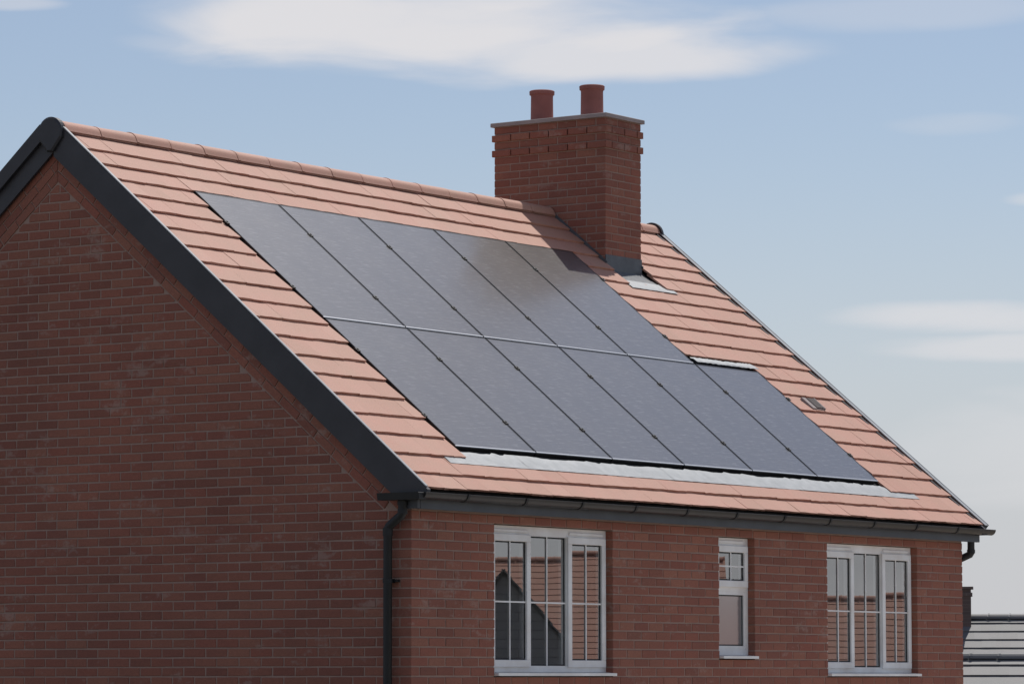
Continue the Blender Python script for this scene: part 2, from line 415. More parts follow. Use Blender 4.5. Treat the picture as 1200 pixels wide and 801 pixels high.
# gable triangle: level courses cut under two courses laid along the rake
def perp(y, z): return ((EZ+(y+.15)*TP) - z)*CO                   # distance below the front slope's plane
LIM = .240
for r in range(int(-.6/.075)-1, -60, -1):
    zt, zl = row_top(r)-J, row_top(r)-.075+J
    odd = r % 2 != 0
    e0 = .1125 if odd else 0
    for k in range(40):
        a_, b_ = e0+.225*k+J-.1125, e0+.225*(k+1)-J-.1125
        poly = [(a_, zl), (b_, zl), (b_, zt), (a_, zt)]
        # perp >= LIM+.16  ->  -(TP*y) + z <= EZ+.15TP-(..)/CO
        for sgn in (1, -1):
            # mirrored about the ridge for the rear rake
            off = LIM+.158
            if sgn == 1: poly = clip(poly, -TP, 1, EZ+.15*TP-off/CO) if poly else poly
            else: poly = clip(poly, TP, 1, EZ+.15*TP+2*RIDGE_Y*TP-off/CO) if poly else poly
        if len(poly) > 2: poly = clip(poly, -1, 0, -.0)
        if len(poly) > 2: poly = clip(poly, 1, 0, DEP)
        if len(poly) > 2 and area(poly) > .0012: bricks.append((poly, 'G', .04))
for side in (1, -1):
    for c in range(-1, 2):
        d0 = LIM+.004+.075*c; d1 = d0+.065
        for k in range(26):
            s0 = .1+.225*k+(.1125 if c % 2 else 0); s1 = s0+.215
            poly = []
            for s_, d_ in ((s0, d1), (s1, d1), (s1, d0), (s0, d0)):
                y = -.15+s_*CO+d_*SI; z = EZ+s_*SI-d_*CO
                poly.append((y if side == 1 else 2*RIDGE_Y-y, z))
            poly = clip(poly, side, 0, side*RIDGE_Y-.003); 
            if len(poly) > 2: poly = clip(poly, 0, -1, -(.609+GZ))
            if len(poly) > 2: poly = clip(poly, -1, 0, 0)
            if len(poly) > 2: poly = clip(poly, 1, 0, DEP)
            if len(poly) > 2 and area(poly) > .0012: bricks.append((poly, 'R', .04))
def place(poly, w, d):
    if w == 'F': return FT(*poly, d)
    return GT(*poly, d)
cand = []
for i, (poly, w, d) in enumerate(bricks):
    if w == 'R' or len(poly) != 4: continue
    P = [proj(place(p, w, 0)) for p in poly]
    if not all(2 < q[0] < 1198 and 2 < q[1] < 799 for q in P): continue
    if any(450 < q[0] < 462 for q in P) and w == 'G': continue
    cand.append((-area([q[:2] for q in P]), i))
cand.sort(); single = {i for _, i in cand[:300]}
def rough(poly, a_=.0024): return [(u+random.uniform(-a_, a_), v+random.uniform(-a_, a_)*.8) for u, v in poly]
cache = {}
rest = {'F': MB(), 'G': MB()}
for i, (poly, w, d) in enumerate(bricks):
    jit = random.uniform(-.0015, .0012) - (.003 if w == 'R' else 0)
    if w == 'R': w = 'G'
    if i in single:
        W_ = round(poly[1][0]-poly[0][0], 4); H_ = round(poly[2][1]-poly[1][1], 4); key = (w, W_, H_, d, random.randrange(8) if d < .1 else 0 if d > .101 else random.randrange(8))
        if key not in cache:
            cache[key] = MB().prism(rough([(0, 0), (W_, 0), (W_, H_), (0, H_)]) if d < .101 else [(0, 0), (W_, 0), (W_, H_), (0, H_)], FT if w == 'F' else GT, 0, d, .0035).mesh('brick', mat_brick)
        o = place(poly[0], w, jit); inst('brick', cache[key], wall_front if w == 'F' else wall_gable, o)
    else:
        rest[w].prism(rough(poly) if d < .101 else poly, FT if w == 'F' else GT, jit, d, .0035)
rest['F'].build('brickwork', mat_brick, wall_front, kind='stuff')
rest['G'].build('brickwork', mat_brick, wall_gable, kind='stuff')

# ------------------------------------------------------------------ roof
mb = MB()
mb.prism([(-.10, EZ-.05), (RIDGE_Y, EZ-.05+(RIDGE_Y+.10)*TP-.0), (RIDGE_Y, EZ-.09+(RIDGE_Y+.10)*TP), (-.10, EZ-.09)], lambda u, v, d: (d, u, v), .0, LEN+.03)
mb.prism([(2*RIDGE_Y+.10, EZ-.05), (RIDGE_Y+.001, EZ-.05+(RIDGE_Y+.10)*TP), (RIDGE_Y+.001, EZ-.09+(RIDGE_Y+.10)*TP), (2*RIDGE_Y+.10, EZ-.09)], lambda u, v, d: (d, u, v), .0, LEN+.03)
a = M('roof_felt').set(Base_Color=(.05, .05, .05), Roughness=.95); mat_felt = a.m
roof = mb.build('roof', mat_felt, house)
S = [0, .195, .445, .70, .953, 1.21, 1.463, 1.71, 1.962, 2.207, 2.449, 2.695, 2.94, 3.175, 3.42, 3.645, 3.87, 4.09, 4.31, 4.53, 4.77, 4.845]
PX, PW = 1.0095, 1.1412
PB, PM, PT = .5899, 2.3011, 4.082
CHX0, CHX1, CHY0, CHY1 = 7.20, 7.835, 2.93, 4.243
TW, TT = .300, .018
tiles = []
for k in range(len(S)-1):
    holes = []
    s = S[k]
    if .44 < s < 2.3: holes.append((.998, 7.885))
    elif 2.3 < s < 4.0: holes.append((.998, 6.738))
    if 3.6 < s < 4.0: holes.append((7.205, 7.875))
    elif s >= 4.0: holes.append((CHX0-.012, CHX1+.012))
    x = X0 - (TW/2 if k % 2 else 0) - .04
    while x < X1:
        for p, q in subtract([(max(x, X0), min(x+TW, X1))], holes):
            if q-p > .035: tiles.append((k, p, q))
        x += TW
def tile_mesh(wd, gauge, j):
    r = random.Random(j*17+3)
    ln = gauge+.055 if gauge > .2 else gauge+.05
    a_, b_ = -.0005, wd+.0005; n = 5
    vs = []
    for zoff in (0, -TT):
        for i in range(n): vs.append((a_+(b_-a_)*i/(n-1), r.uniform(-.0035, .0035), zoff + (r.uniform(-.0012, .0012) if zoff == 0 else 0)))
        for i in range(n): vs.append((a_+(b_-a_)*i/(n-1), ln, zoff-TT*1.05*ln/gauge))
    f = []
    for i in range(n-1):
        f += [(i, i+1, n+i+1, n+i), (2*n+i, 3*n+i, 3*n+i+1, 2*n+i+1), (i, 2*n+i, 2*n+i+1, i+1)]
    f += [(0, n, 3*n, 2*n), (n-1, 3*n-1, 4*n-1, 2*n-1), (n, 2*n-1, 4*n-1, 3*n)]
    return MB().add(vs, f)
tcache = {}
tiles.sort(key=lambda t: -(1/proj(RP((t[1]+t[2])/2, S[t[0]]))[2])**2*min(1, (t[2]-t[1])/.2))
stuff = MB()
for i, (k, p, q) in enumerate(tiles):
    gauge = S[k+1]-S[k]; key = (round(q-p, 3), round(gauge, 3), random.randrange(5) if q-p > .29 else 0)
    if key not in tcache:
        t = tile_mesh(key[0], gauge, hash(key) % 1000); tcache[key] = (t, t.mesh('roof_tile', mat_tile, smooth=False))
    t, me = tcache[key]
    dz = random.uniform(-.0015, .0015); ds = random.uniform(-.004, .004)
    if i < 300:
        inst('roof_tile', me, roof, RP(p, S[k]+ds, dz), (TH+random.uniform(-.003, .003), random.uniform(-.003, .003), 0))
    else:
        stuff.add([RP(p+v[0], S[k]+ds+v[1], dz+v[2]) for v in t.v], t.f)
for k in range(len(S)-1):                       # rear slope
    x = X0 - (TW/2 if k % 2 else 0)
    while x < X1:
        a_, b_ = max(x, X0), min(x+TW, X1)
        holes = [(CHX0-.012, CHX1+.012)] if S[k] > 4.0 else []
        for p, q in subtract([(a_, b_)], holes):
            if q-p > .03:
                t = tile_mesh(q-p, S[k+1]-S[k], k*31+int(x*10)); stuff.add([RB(p+v[0], S[k]+v[1], v[2]) for v in t.v], t.f)
        x += TW
stuff.build('tile_field', mat_tile, roof, kind='stuff')

# ridge tiles: angular half-round, each with a raised collar at the joint
def ridge_mesh(L):
    prof = []
    for i in range(13):
        t = R(-80+160*i/12); prof.append((.108*math.sin(t), .085*math.cos(t)-.085))
    prof = [(-.118, -.096)] + prof + [(.118, -.096)]
    b = MB(); st = [(0.003, .0035), (.030, .0035), (.032, 0), (L-.003, 0)]
    vs = []; n = len(prof)
    for x, e in st: vs += [(x, y*(1+e*3), z+e) for y, z in prof]
    vs += [(L-.003, y*.9, z*.98-.018) for y, z in prof]; vs += [(.003, y*.9, z*.98-.012) for y, z in prof]
    fs = []
    for r in range(5):
        for i in range(n-1): fs.append((r*n+i, (r+1)*n+i, (r+1)*n+i+1, r*n+i+1))
    for i in range(n-1): fs.append((i, i+1, 5*n+i+1, 5*n+i))
    b.add(vs, fs); return b.mesh('ridge_tile', mat_ridge, smooth=True)
RL = .455; rme = ridge_mesh(RL); RTOP = 3.905+GZ
def rot_jit(): return (0, random.uniform(-.004, .004), random.uniform(-.004, .004))
x = -.04
while x < CHX0-.03:
    L_ = min(RL, CHX0-.012-x)
    me = rme if L_ > RL-.01 else ridge_mesh(L_)
    inst('ridge_tile', me, roof, (x, RIDGE_Y, RTOP+random.uniform(-.003, .003)), rot_jit()); x += RL
x = CHX1+.02
while x < X1-.05:
    L_ = min(RL, X1-x+.02); inst('ridge_tile', rme if L_ > RL-.01 else ridge_mesh(L_), roof, (x, RIDGE_Y, RTOP), rot_jit()); x += RL

# barge boards: an upper cover and a recessed lower board on each slope; rounded ridge end cap
def barge(side, x_out, x_in, xs, v0, v1, name):
    ex = .012 if side > 0 else .085
    def top(y): return EZ+(y+.15)*TP+ex
    lo = .725+GZ
    yb0 = max(-.195, -.15+(lo-EZ-ex+v0)/TP)
    poly = [(max(-.195, -.15+(lo-EZ-ex+v0)/TP), lo), (RIDGE_Y, top(RIDGE_Y)-v0), (RIDGE_Y, top(RIDGE_Y)-v1), (-.15+(lo-EZ-ex+v1)/TP, lo)]
    if v0 == 0: poly[0:1] = [(-.195, lo), (-.195, top(-.195))]
    poly = clip(poly, 0, 1, 3.875+GZ)
    if side < 0: poly = [(2*RIDGE_Y-y, z) for y, z in poly][::-1]
    mb = MB(); mb.prism([p for p in poly], lambda u, v, d: (d, u, v), x_out, x_in, .003)
    return mb.build(name, mat_dark, house)
for side in (1, -1):
    barge(side, -.085 if side < 0 else -.062, -.02, 0, 0, .150, 'barge_cover')
    barge(side, -.048 if side < 0 else -.0595, -.021, 0, .151, .335 if side < 0 else .308, 'barge_board')
    barge(side, LEN+.125, LEN+.095, 0, .02, .150, 'barge_cover'); barge(side, LEN+.075, LEN+.03, 0, .151, .330, 'barge_board')
mb = MB()
CY = RIDGE_Y+.02
cap = [(CY-.03, 3.64+GZ), (CY+.03, 3.64+GZ), (CY+.125, 3.75+GZ)] + [(CY+.13*math.cos(R(t)), 3.80+GZ+.13*math.sin(R(t))) for t in range(0, 181, 12)] + [(CY-.125, 3.75+GZ)]
for x_o, x_i in ((-.094, -.036),):
    mb.prism(cap, lambda u, v, d: (d, u, v), x_o, x_i, .012)
mb.build('ridge_end_cap', mat_dark, house)
mb = MB(); mb.prism([(RIDGE_Y-.14, 3.66+GZ), (RIDGE_Y+.14, 3.66+GZ)] + [(RIDGE_Y+.14*math.cos(R(t)), 3.79+GZ+.14*math.sin(R(t))) for t in range(0, 181, 12)], lambda u, v, d: (d, u, v), LEN+.21, LEN+.165, .012)
mb.build('ridge_end_cap', mat_dark, house)
for side, T in ((1, RP), (-1, RB)):
    mb = MB(); mb.box(-.060, -.032, -.02, SR-.10, .014, .022, T); mb.build('verge_trim', mat_trim, house)
    mb = MB(); mb.box(X1-.012, X1+.050, -.02, SR-.10, .003, .008, T); mb.box(X1+.0505, X1+.058, -.02, SR-.10, -.09, .012, T); mb.build('verge_trim', mat_trim, house)

# eaves: fascia, soffit, gutter and brackets
for (ya, yb, nm) in ((-.10, -.075, 'fascia'), (DEP+.075, DEP+.10, 'fascia')):
    mb = MB(); mb.box(-.018, LEN+.15, ya, yb, .603+GZ, .735+GZ); mb.build(nm, mat_fascia, house)
for ya, yb in ((-.0745, .02), (DEP-.02, DEP+.0745)):
    mb = MB(); mb.box(-.0175, LEN+.149, ya, yb, .610+GZ, .622+GZ); mb.build('soffit', mat_fascia, house)
# eave end boxes closing the soffit at each gable
for x_ in ((-.0555, -.019), (LEN+.151, LEN+.17)):
    mb = MB(); mb.box(x_[0], x_[1], -.098, .015, .605+GZ, .724+GZ); mb.build('box_end', mat_fascia, house)
def gutter(xa, xb_, y, z, r, name, along='x', parent=house):
    n = 14; mb = MB(); prof = []
    for i in range(n+1):
        t = math.pi*i/n; prof.append((-r*math.cos(t), -r*math.sin(t)))
    for i in range(n, -1, -1):
        t = math.pi*i/n; prof.append((-(r-.004)*math.cos(t), -(r-.004)*math.sin(t)+.001))
    m_ = len(prof); vs = []
    for q in (xa, xb_): vs += [((q, y+a_, z+b_) if along == 'x' else (y+a_, q, z+b_)) for a_, b_ in prof]
    fs = [(i, (i+1) % m_, m_+(i+1) % m_, m_+i) for i in range(m_)]
    # stop ends
    fs += [tuple(range(n+1)), tuple(range(m_, m_+n+1))]
    mb.add(vs, fs); return mb.build(name, mat_gutter, parent, smooth=True)
GY, GZ2, GR = -.160, .724+GZ, .053
gut = gutter(-.10, 9.21, GY, GZ2, GR, 'gutter')
gutter(-.10, 9.21, DEP-GY, GZ2, GR, 'gutter')
def bracket_mesh():
    mb = MB(); n = 10; vs = []
    for x in (0, .028):
        for rr in (GR+.0015, GR+.009):
            for i in range(n+1):
                t = math.pi*i/n; vs.append((x, -rr*math.cos(t), -rr*math.sin(t)+.004))
    k = n+1; fs = []
    for i in range(n):
        fs += [(i, i+1, k+i+1, k+i), (2*k+i, 3*k+i, 3*k+i+1, 2*k+i+1), (k+i, k+i+1, 3*k+i+1, 3*k+i), (i, 2*k+i, 2*k+i+1, i+1)]
    fs += [(0, k, 3*k, 2*k), (n, 2*k+n, 3*k+n, k+n)]
    mb.add(vs, fs); return mb.mesh('gutter_bracket', mat_black)
bm_ = bracket_mesh()
for i in range(11): inst('gutter_bracket', bm_, gut, (.45+.80*i, GY, GZ2))
mb = MB(); mb.box(.33, .40, GY-GR-.006, GY+GR-.01, GZ2-GR-.008, GZ2+.003); 
# downpipes: gutter return below the barge foot, swan neck, pipe down the gable
def downpipe(xw, sgn, yt, zk):
    xx = xw - sgn*.075
    dp = MB().tube([(xx, yt, .67+GZ), (xx, yt, zk+.123+GZ), (xx, yt+.015, zk+.10+GZ), (xx, .155, zk+.023+GZ), (xx, .17, zk+GZ), (xx, .17, .05)], .034, 16).build('downpipe', mat_black, house, smooth=True)
    for y_, za, zb_, r_ in ((yt, .665, .63, .041), (.17, zk+.008, zk-.052, .040), (yt, zk+.148, zk+.113, .039)):
        MB().tube([(xx, y_, za+GZ), (xx, y_, zb_+GZ)], r_, 16).build('pipe_socket', mat_black, dp, smooth=True)
    for z in (.055, -.95, -1.95, -2.95):
        mb = MB(); mb.tube([(xx, .17, z+GZ-.017), (xx, .17, z+GZ+.017)], .039, 16)
        mb.box(min(xx, xw-sgn*.001), max(xx, xw-sgn*.001), .155, .185, z+GZ-.015, z+GZ+.015); mb.box(min(xx, xw-sgn*.001)+.03, max(xx, xw-sgn*.001)-.005, .105, .235, z+GZ-.010, z+GZ+.010)
        mb.build('pipe_clip', mat_black, dp)
    return dp
downpipe(0, 1, .03, .452); downpipe(LEN, -1, -.055, .385)
for xg in (-.118, LEN+.118):
    mb = MB(); s_ = [(-.055, .055), (-.045, 0), (.045, 0), (.055, .055)]
    mb.prism([(xg+a_, .672+GZ+b_-.003) for a_, b_ in s_], lambda u, v, d: (u, d, v), -.19, .205, .004); mb.build('gutter_return', mat_black, house)

# ------------------------------------------------------------------ chimney
CTOP = 4.735+GZ
chim = MB().box(CHX0+.005, CHX1-.005, CHY0+.005, CHY1-.005, 2.9+GZ, CTOP).build('chimney', mat_mortar, house)
cb = MB(); r = 0; z = CTOP-.002
while z > 3.05+GZ:
    out = .019 if r in (1, 3) else 0; zt, zl = z-J, z-.075+J
    x0, x1, y0, y1 = CHX0-out, CHX1+out, CHY0-out, CHY1+out; odd = r % 2
    def seg(a_, b_, first, last):
        e = [a_]; q = a_+first
        while q < b_-.06: e.append(q); q += .225
        e.append(b_); return e
    # long faces (x0 and x1) carry the corner on odd rows
    for face in (0, 1):
        e = seg(y0, y1, .225 if odd else .1125, 0)
        for i in range(len(e)-1):
            if not odd and i in (0, len(e)-2): continue
            p, q = e[i]+(J if i else 0), e[i+1]-(J if i < len(e)-2 else 0); dp_ = .1025 if odd and i in (0, len(e)-2) else .05; jt = random.uniform(-.001, .001)
            cb.prism([(p, zl), (q, zl), (q, zt), (p, zt)], (lambda u, v, d: (x0+d, u, v)) if face == 0 else (lambda u, v, d: (x1-d, u, v)), jt, dp_, .0035)
        e = seg(x0, x1, .1125 if odd else .225, 0)
        for i in range(len(e)-1):
            if odd and i in (0, len(e)-2): continue
            p, q = e[i]+(J if i else 0), e[i+1]-(J if i < len(e)-2 else 0); dp_ = .1025 if not odd and i in (0, len(e)-2) else .05; jt = random.uniform(-.001, .001)
            cb.prism([(p, zl), (q, zl), (q, zt), (p, zt)], (lambda u, v, d: (u, y0+d, v)) if face == 0 else (lambda u, v, d: (u, y1-d, v)), jt, dp_, .0035)
    z -= .075; r += 1
cb.build('brickwork', mat_brick, chim, kind='stuff')
mb = MB(); e_ = .028
mb.prism([(CHX0-e_, CHY0-e_), (CHX1+e_, CHY0-e_), (CHX1+e_, CHY1+e_), (CHX0-e_, CHY1+e_)], lambda u, v, d: (u, v, d), CTOP+.040, CTOP, .005)
mb.build('chimney_cap', mat_cap, chim)
pot = MB().lathe([(.128, 0), (.122, .02), (.113, .05), (.110, .27), (.112, .285), (.124, .292), (.126, .325), (.118, .332), (.100, .33), (.098, .05), (0, .05)], (0, 0, 0), 28).mesh('chimney_pot', mat_pot, smooth=True)
for y in (3.2935, 3.888): inst('chimney_pot', pot, chim, (7.517, y, CTOP+.041))
# lead apron in front, soakers along the side
def sheet(name, mat, xs, prof, jit, parent, ragged=0, seed=1):
    r = random.Random(seed); mb = MB(); n = len(prof)
    top = []; 
    k = 0
    for x in xs:
        k = r.uniform(-1, 1)*ragged if r.random() < .3 else k*.7+r.uniform(-.25, .25)*ragged
        for i, (s_, o_) in enumerate(prof):
            top.append(RP(x+r.uniform(-jit, jit), s_+(k if i == n-1 else r.uniform(-jit, jit)*.3 if i == 0 else 0), o_+r.uniform(0, jit)))
    bot = [(p[0], p[1]+.002*SI, p[2]-.002*CO) for p in top]; m_ = len(top)
    fs = []
    for a_ in range(len(xs)-1):
        for i in range(n-1):
            q = (a_*n+i, (a_+1)*n+i, (a_+1)*n+i+1, a_*n+i+1); fs.append(q); fs.append(tuple(m_+j for j in reversed(q)))
        for i in (0, n-1):
            fs.append((a_*n+i, m_+a_*n+i, m_+(a_+1)*n+i, (a_+1)*n+i))
    mb.add(top+bot, fs); return mb.build(name, mat, parent, smooth=True, fix=False)
def lin(a_, b_, n): return [a_+(b_-a_)*i/(n-1) for i in range(n)]
sheet('lead_apron', mat_lead_shaded, lin(7.208, 7.872, 12), [(3.72, -.032), (3.76, -.038), (3.82, -.048), (3.92, -.060), (4.03, -.062)], .003, roof, seed=5)  # upper apron in the shade-coloured lead; the lit lower length stays pale
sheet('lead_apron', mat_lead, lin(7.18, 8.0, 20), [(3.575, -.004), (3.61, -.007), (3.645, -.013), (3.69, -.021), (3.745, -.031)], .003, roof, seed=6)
mb = MB(); mb.box(CHX0-.004, CHX1+.004, CHY0-.006, CHY0+.002, 3.18+GZ, 3.395+GZ); mb.build('lead_apron', mat_lead_shaded, roof)
mb = MB(); mb.box(CHX0-.011, CHX0-.001, 3.98, SR-.02, -.02, .012, RP); mb.box(CHX1+.001, CHX1+.011, 3.98, SR-.02, -.02, .012, RP); mb.build('side_flashing', mat_lead_shaded, roof)

# flashings of the solar array
for i in range(7):                       # lower apron laid in overlapping lengths
    a_, b_ = (.70+1.095*i, .70+1.095*(i+1)+.06) if i < 6 else (.70+1.095*6, 8.33)
    o_ = .0015*(i % 2)
    sheet('tray_flashing', mat_lead, lin(a_, b_, 26), [(.355, -.0085+o_), (.40, -.011+o_), (.45, -.013+o_), (.495, -.015+o_), (.54, -.021+o_)], .0026, roof, ragged=.016, seed=20+i)
    sheet('tray', mat_felt, lin(a_, b_, 3), [(.47, -.030), (.60, -.048), (.66, -.048)], 0, roof)
sheet('tray_flashing', mat_lead, lin(6.78, 7.90, 40), [(2.325, .006), (2.345, .008), (2.375, .002), (2.40, -.006), (2.42, -.01)], .007, roof, ragged=.012, seed=40)

# vent tile
vx0, vx1, vs0, vs1 = 8.15, 8.39, 1.735, 1.905
mb = MB()
mb.box(vx0, vx1, vs0, vs1, -.012, .004, RP); mb.box(vx0, vx0+.07, vs0, vs1, .004, .012, RP); mb.box(vx1-.02, vx1, vs0, vs1, .004, .018, RP)
vent = mb.build('roof_vent', mat_cap, roof)
mat_slat = plastic('vent_grille', (.15, .125, .115), .7)
for i in range(5):
    mb = MB(); xx = vx0+.085+.027*i; mb.box(xx, xx+.014, vs0+.01, vs1-.01, .006, .018, RP); mb.build('vent_slat', mat_slat, roof)

# ------------------------------------------------------------------ windows
def window(x0, x1, z0, z1, cols, frosted=False):
    """cols: list of (kind, width share); kinds: sash, fixed"""
    x0 += .002; x1 -= .002; z1 -= .002
    yf, yd = .070, .145
    fz0 = z0+.035
    mb = MB(); F = .038
    mb.box(x0, x1, yf, yd, z1-.075, z1); mb.box(x0, x1, yf, yd, fz0, fz0+.05)
    mb.box(x0, x0+F, yf, yd, fz0+.05, z1-.075); mb.box(x1-F, x1, yf, yd, fz0+.05, z1-.075)
    wn = mb.build('window', mat_white, house)
    mb = MB(); mb.prism([(-.040, z0+.004), (-.040, z0+.026), (yf+.02, z0+.034), (yf+.02, z0+.004)], lambda u, v, d: (d, u, v), x0-.0, x1-.0, .003); mb.build('sill', mat_white, wn)
    xa, xb_ = x0+F, x1-F; W_ = xb_-xa; x = xa
    mz0, mz1 = fz0+.05, z1-.075
    def pane(a_, b_, c, d, y, tilt=0, mat=mat_glass):
        me = MB().box(-(b_-a_)/2, (b_-a_)/2, 0, .004, -(d-c)/2, (d-c)/2).mesh('pane', mat)
        pane_shade = MB(); q_ = .011
        for (p0, p1, r0, r1) in ((a_, a_+q_, c, d), (b_-q_, b_, c, d), (a_+q_, b_-q_, c, c+q_), (a_+q_, b_-q_, d-q_, d)): pane_shade.box(p0, p1, y-.004, y-.0012, r0, r1)
        pane_shade.build('pane_edge_shade', mat_black, wn)  # black strips put in for shade and reflection at the glass edges
        inst('pane', me, wn, ((a_+b_)/2, y, (c+d)/2), (tilt, 0, random.uniform(-.0006, .0006)))
    def bars(a_, b_, c, d, y, zc):
        cx = (a_+b_)/2; bw = .0065
        MB().box(cx-bw, cx+bw, y, y+.006, c, d).build('glazing_bar', mat_white, wn)
        MB().box(a_, cx-bw, y+.0005, y+.0055, zc-bw, zc+bw).box(cx+bw, b_, y+.0005, y+.0055, zc-bw, zc+bw).build('glazing_bar', mat_white, wn)
    def sash(a_, b_, c, d, mat=mat_glass, tilt=0, bar=True, zc=None):
        t = .058; y = yf-.020; mb = MB()
        # bevelled stiles and rails standing proud of the frame
        def rail(p0, p1, q0, q1): mb.prism([(p0, q0), (p1, q0), (p1, q1), (p0, q1)], FT, y, y+.06, .004)
        rail(a_, b_, d-t, d); rail(a_, b_, c, c+t); rail(a_, a_+t, c+t, d-t); rail(b_-t, b_, c+t, d-t)
        mb.build('sash', mat_white, wn)
        pane(a_+t+.001, b_-t-.001, c+t+.001, d-t-.001, y+.022, tilt, mat)
        if bar: bars(a_+t+.001, b_-t-.001, c+t+.001, d-t-.001, y+.013, zc if zc else (c+d)/2)
        return y
    def vent_bar(a_, b_, z, y):
        MB().prism([(a_, z-.012), (b_, z-.012), (b_, z+.012), (a_, z+.012)], FT, y-.012, y+.0, .004).build('trickle_vent', mat_white, wn)
    if not frosted:
        w3 = W_/3
        zc = (mz0+mz1)/2-.012
        m1, m2 = xa+w3-.01, xb_-w3+.01
        # mullions
        for mx_ in (m1, m2): MB().box(mx_-.018, mx_+.018, yf+.001, yd, mz0, mz1).build('mullion', mat_white, wn)
        sash(xa-.014, m1+.012, mz0-.012, mz1+.009, tilt=cols[0], zc=zc)
        pane(m1+.019, m2-.019, mz0+.001, mz1-.001, yf+.018, cols[1]); bars(m1+.019, m2-.019, mz0+.001, mz1-.001, yf+.009, zc)
        sash(m2-.012, xb_+.014, mz0-.012, mz1+.009, tilt=cols[2], zc=zc)
        vent_bar(xa+.02, m1-.02, z1-.040, yf); vent_bar(m2+.02, xb_-.02, z1-.040, yf)
    else:
        tr = GZ+.085
        MB().box(xa, xb_, yf+.001, yd, tr-.025, tr+.025).build('transom', mat_white, wn)
        sash(xa-.014, xb_+.014, tr+.012, mz1+.009, tilt=cols[0])
        t = .03
        MB().box(xa, xb_, yf+.004, yd-.01, mz0, mz0+t).box(xa, xb_, yf+.004, yd-.01, tr-.025-t, tr-.0255).box(xa, xa+t, yf+.004, yd-.01, mz0+t, tr-.025-t).box(xb_-t, xb_, yf+.004, yd-.01, mz0+t, tr-.025-t).build('glazing_bead', mat_white, wn)
        pane(xa+t, xb_-t, mz0+t, tr-.025-t, yf+.018, 0, mat_frost)
        vent_bar(xa+.05, xb_-.05, z1-.034, yf)
    # room behind
    b = MB(); q0, q1 = x0-.3, x1+.3; yb = 3.0; c, d = z0-.9, z1+.05
    c = max(c, .3)
    for f in (((q0, .295, c), (q1, .295, c), (q1, yb, c), (q0, yb, c)), ((q0, .295, d), (q1, .295, d), (q1, yb, d), (q0, yb, d)),
              ((q0, .295, c), (q0, yb, c), (q0, yb, d), (q0, .295, d)), ((q1, .295, c), (q1, yb, c), (q1, yb, d), (q1, .295, d)), ((q0, yb, c), (q1, yb, c), (q1, yb, d), (q0, yb, d))):
        b.add(f, [(0, 1, 2, 3)])
    b.build('room', mat_room, house, fix=False)
window(*WIN[0], (0.0, 0.0, .0020)); window(*WIN[1], (0,), True); window(*WIN[2], (0, 0, .0012))

# ------------------------------------------------------------------ solar panels
GAP = .016
def build_panel(x0, s0, s1, label, first, last):
    w_, h_ = PW-GAP, s1-s0
    e = empty('solar_panel', RP(x0, s0, 0), (TH, 0, 0), label=label, cat='solar panel', group='solar panels on the tiled roof')
    key = ('pv', round(h_, 3))
    if key not in cache:
        f = .011
        fr = MB(); fr.box(0, f, .012, h_, -.035, .0); fr.box(w_-f, w_, .012, h_, -.035, .0); fr.box(f, w_-f, h_-f, h_, -.035, .0)
        rail = MB().prism([(0, -.006), (.0, -.003), (.003, .0), (.012, .0), (.012, -.006)], lambda u, v, d: (d, u, v), 0, w_)
        fr.box(0, w_, .001, .0118, -.035, -.0062)
        gl = MB().box(f, w_-f, .0125, h_-f, -.008, -.0015)
        bk = MB().box(f, w_-f, .016, h_-f, -.012, -.0082)
        cl = MB(); cl.box(-.012, GAP+.012, -.022, .022, .0005, .007); cl.tube([(GAP/2, 0, .007), (GAP/2, 0, .013)], .008, 8)
        cache[key] = (fr.mesh('frame', mat_pvframe), rail.mesh('frame_rail', mat_lip_glint), gl.mesh('glass', mat_pv), cl.mesh('clamp', mat_black), bk.mesh('backsheet', mat_black))
    fr, rail, gl, cl, bk = cache[key]
    inst('frame', fr, e); inst('frame_rail', rail, e); inst('glass', gl, e); inst('backsheet', bk, e)
    for q in (.235, .745):
        inst('clamp', cl, e, (w_, h_*q, 0))
        if first: inst('clamp', cl, e, (-GAP, h_*q, 0))
ordn = ['first', 'second', 'third', 'fourth', 'fifth', 'sixth']
for r_, (s0, s1, n) in enumerate(((PM+.008, PT, 5), (PB, PM-.008, 6))):
    for i in range(n):
        nm = ('upper', 'lower')[r_]
        if i == 0: lab = f'black solar panel at the gable end of the {nm} row'
        elif i == n-1: lab = ('black solar panel closest to the chimney, ending the upper row', 'black solar panel beside the roof vent, ending the lower row under crinkled flashing')[r_]
        else: lab = f'black solar panel, {ordn[i]} from the gable in the {nm} row'
        build_panel(PX+i*PW+GAP/2, s0, s1, lab, i == 0, i == n-1)

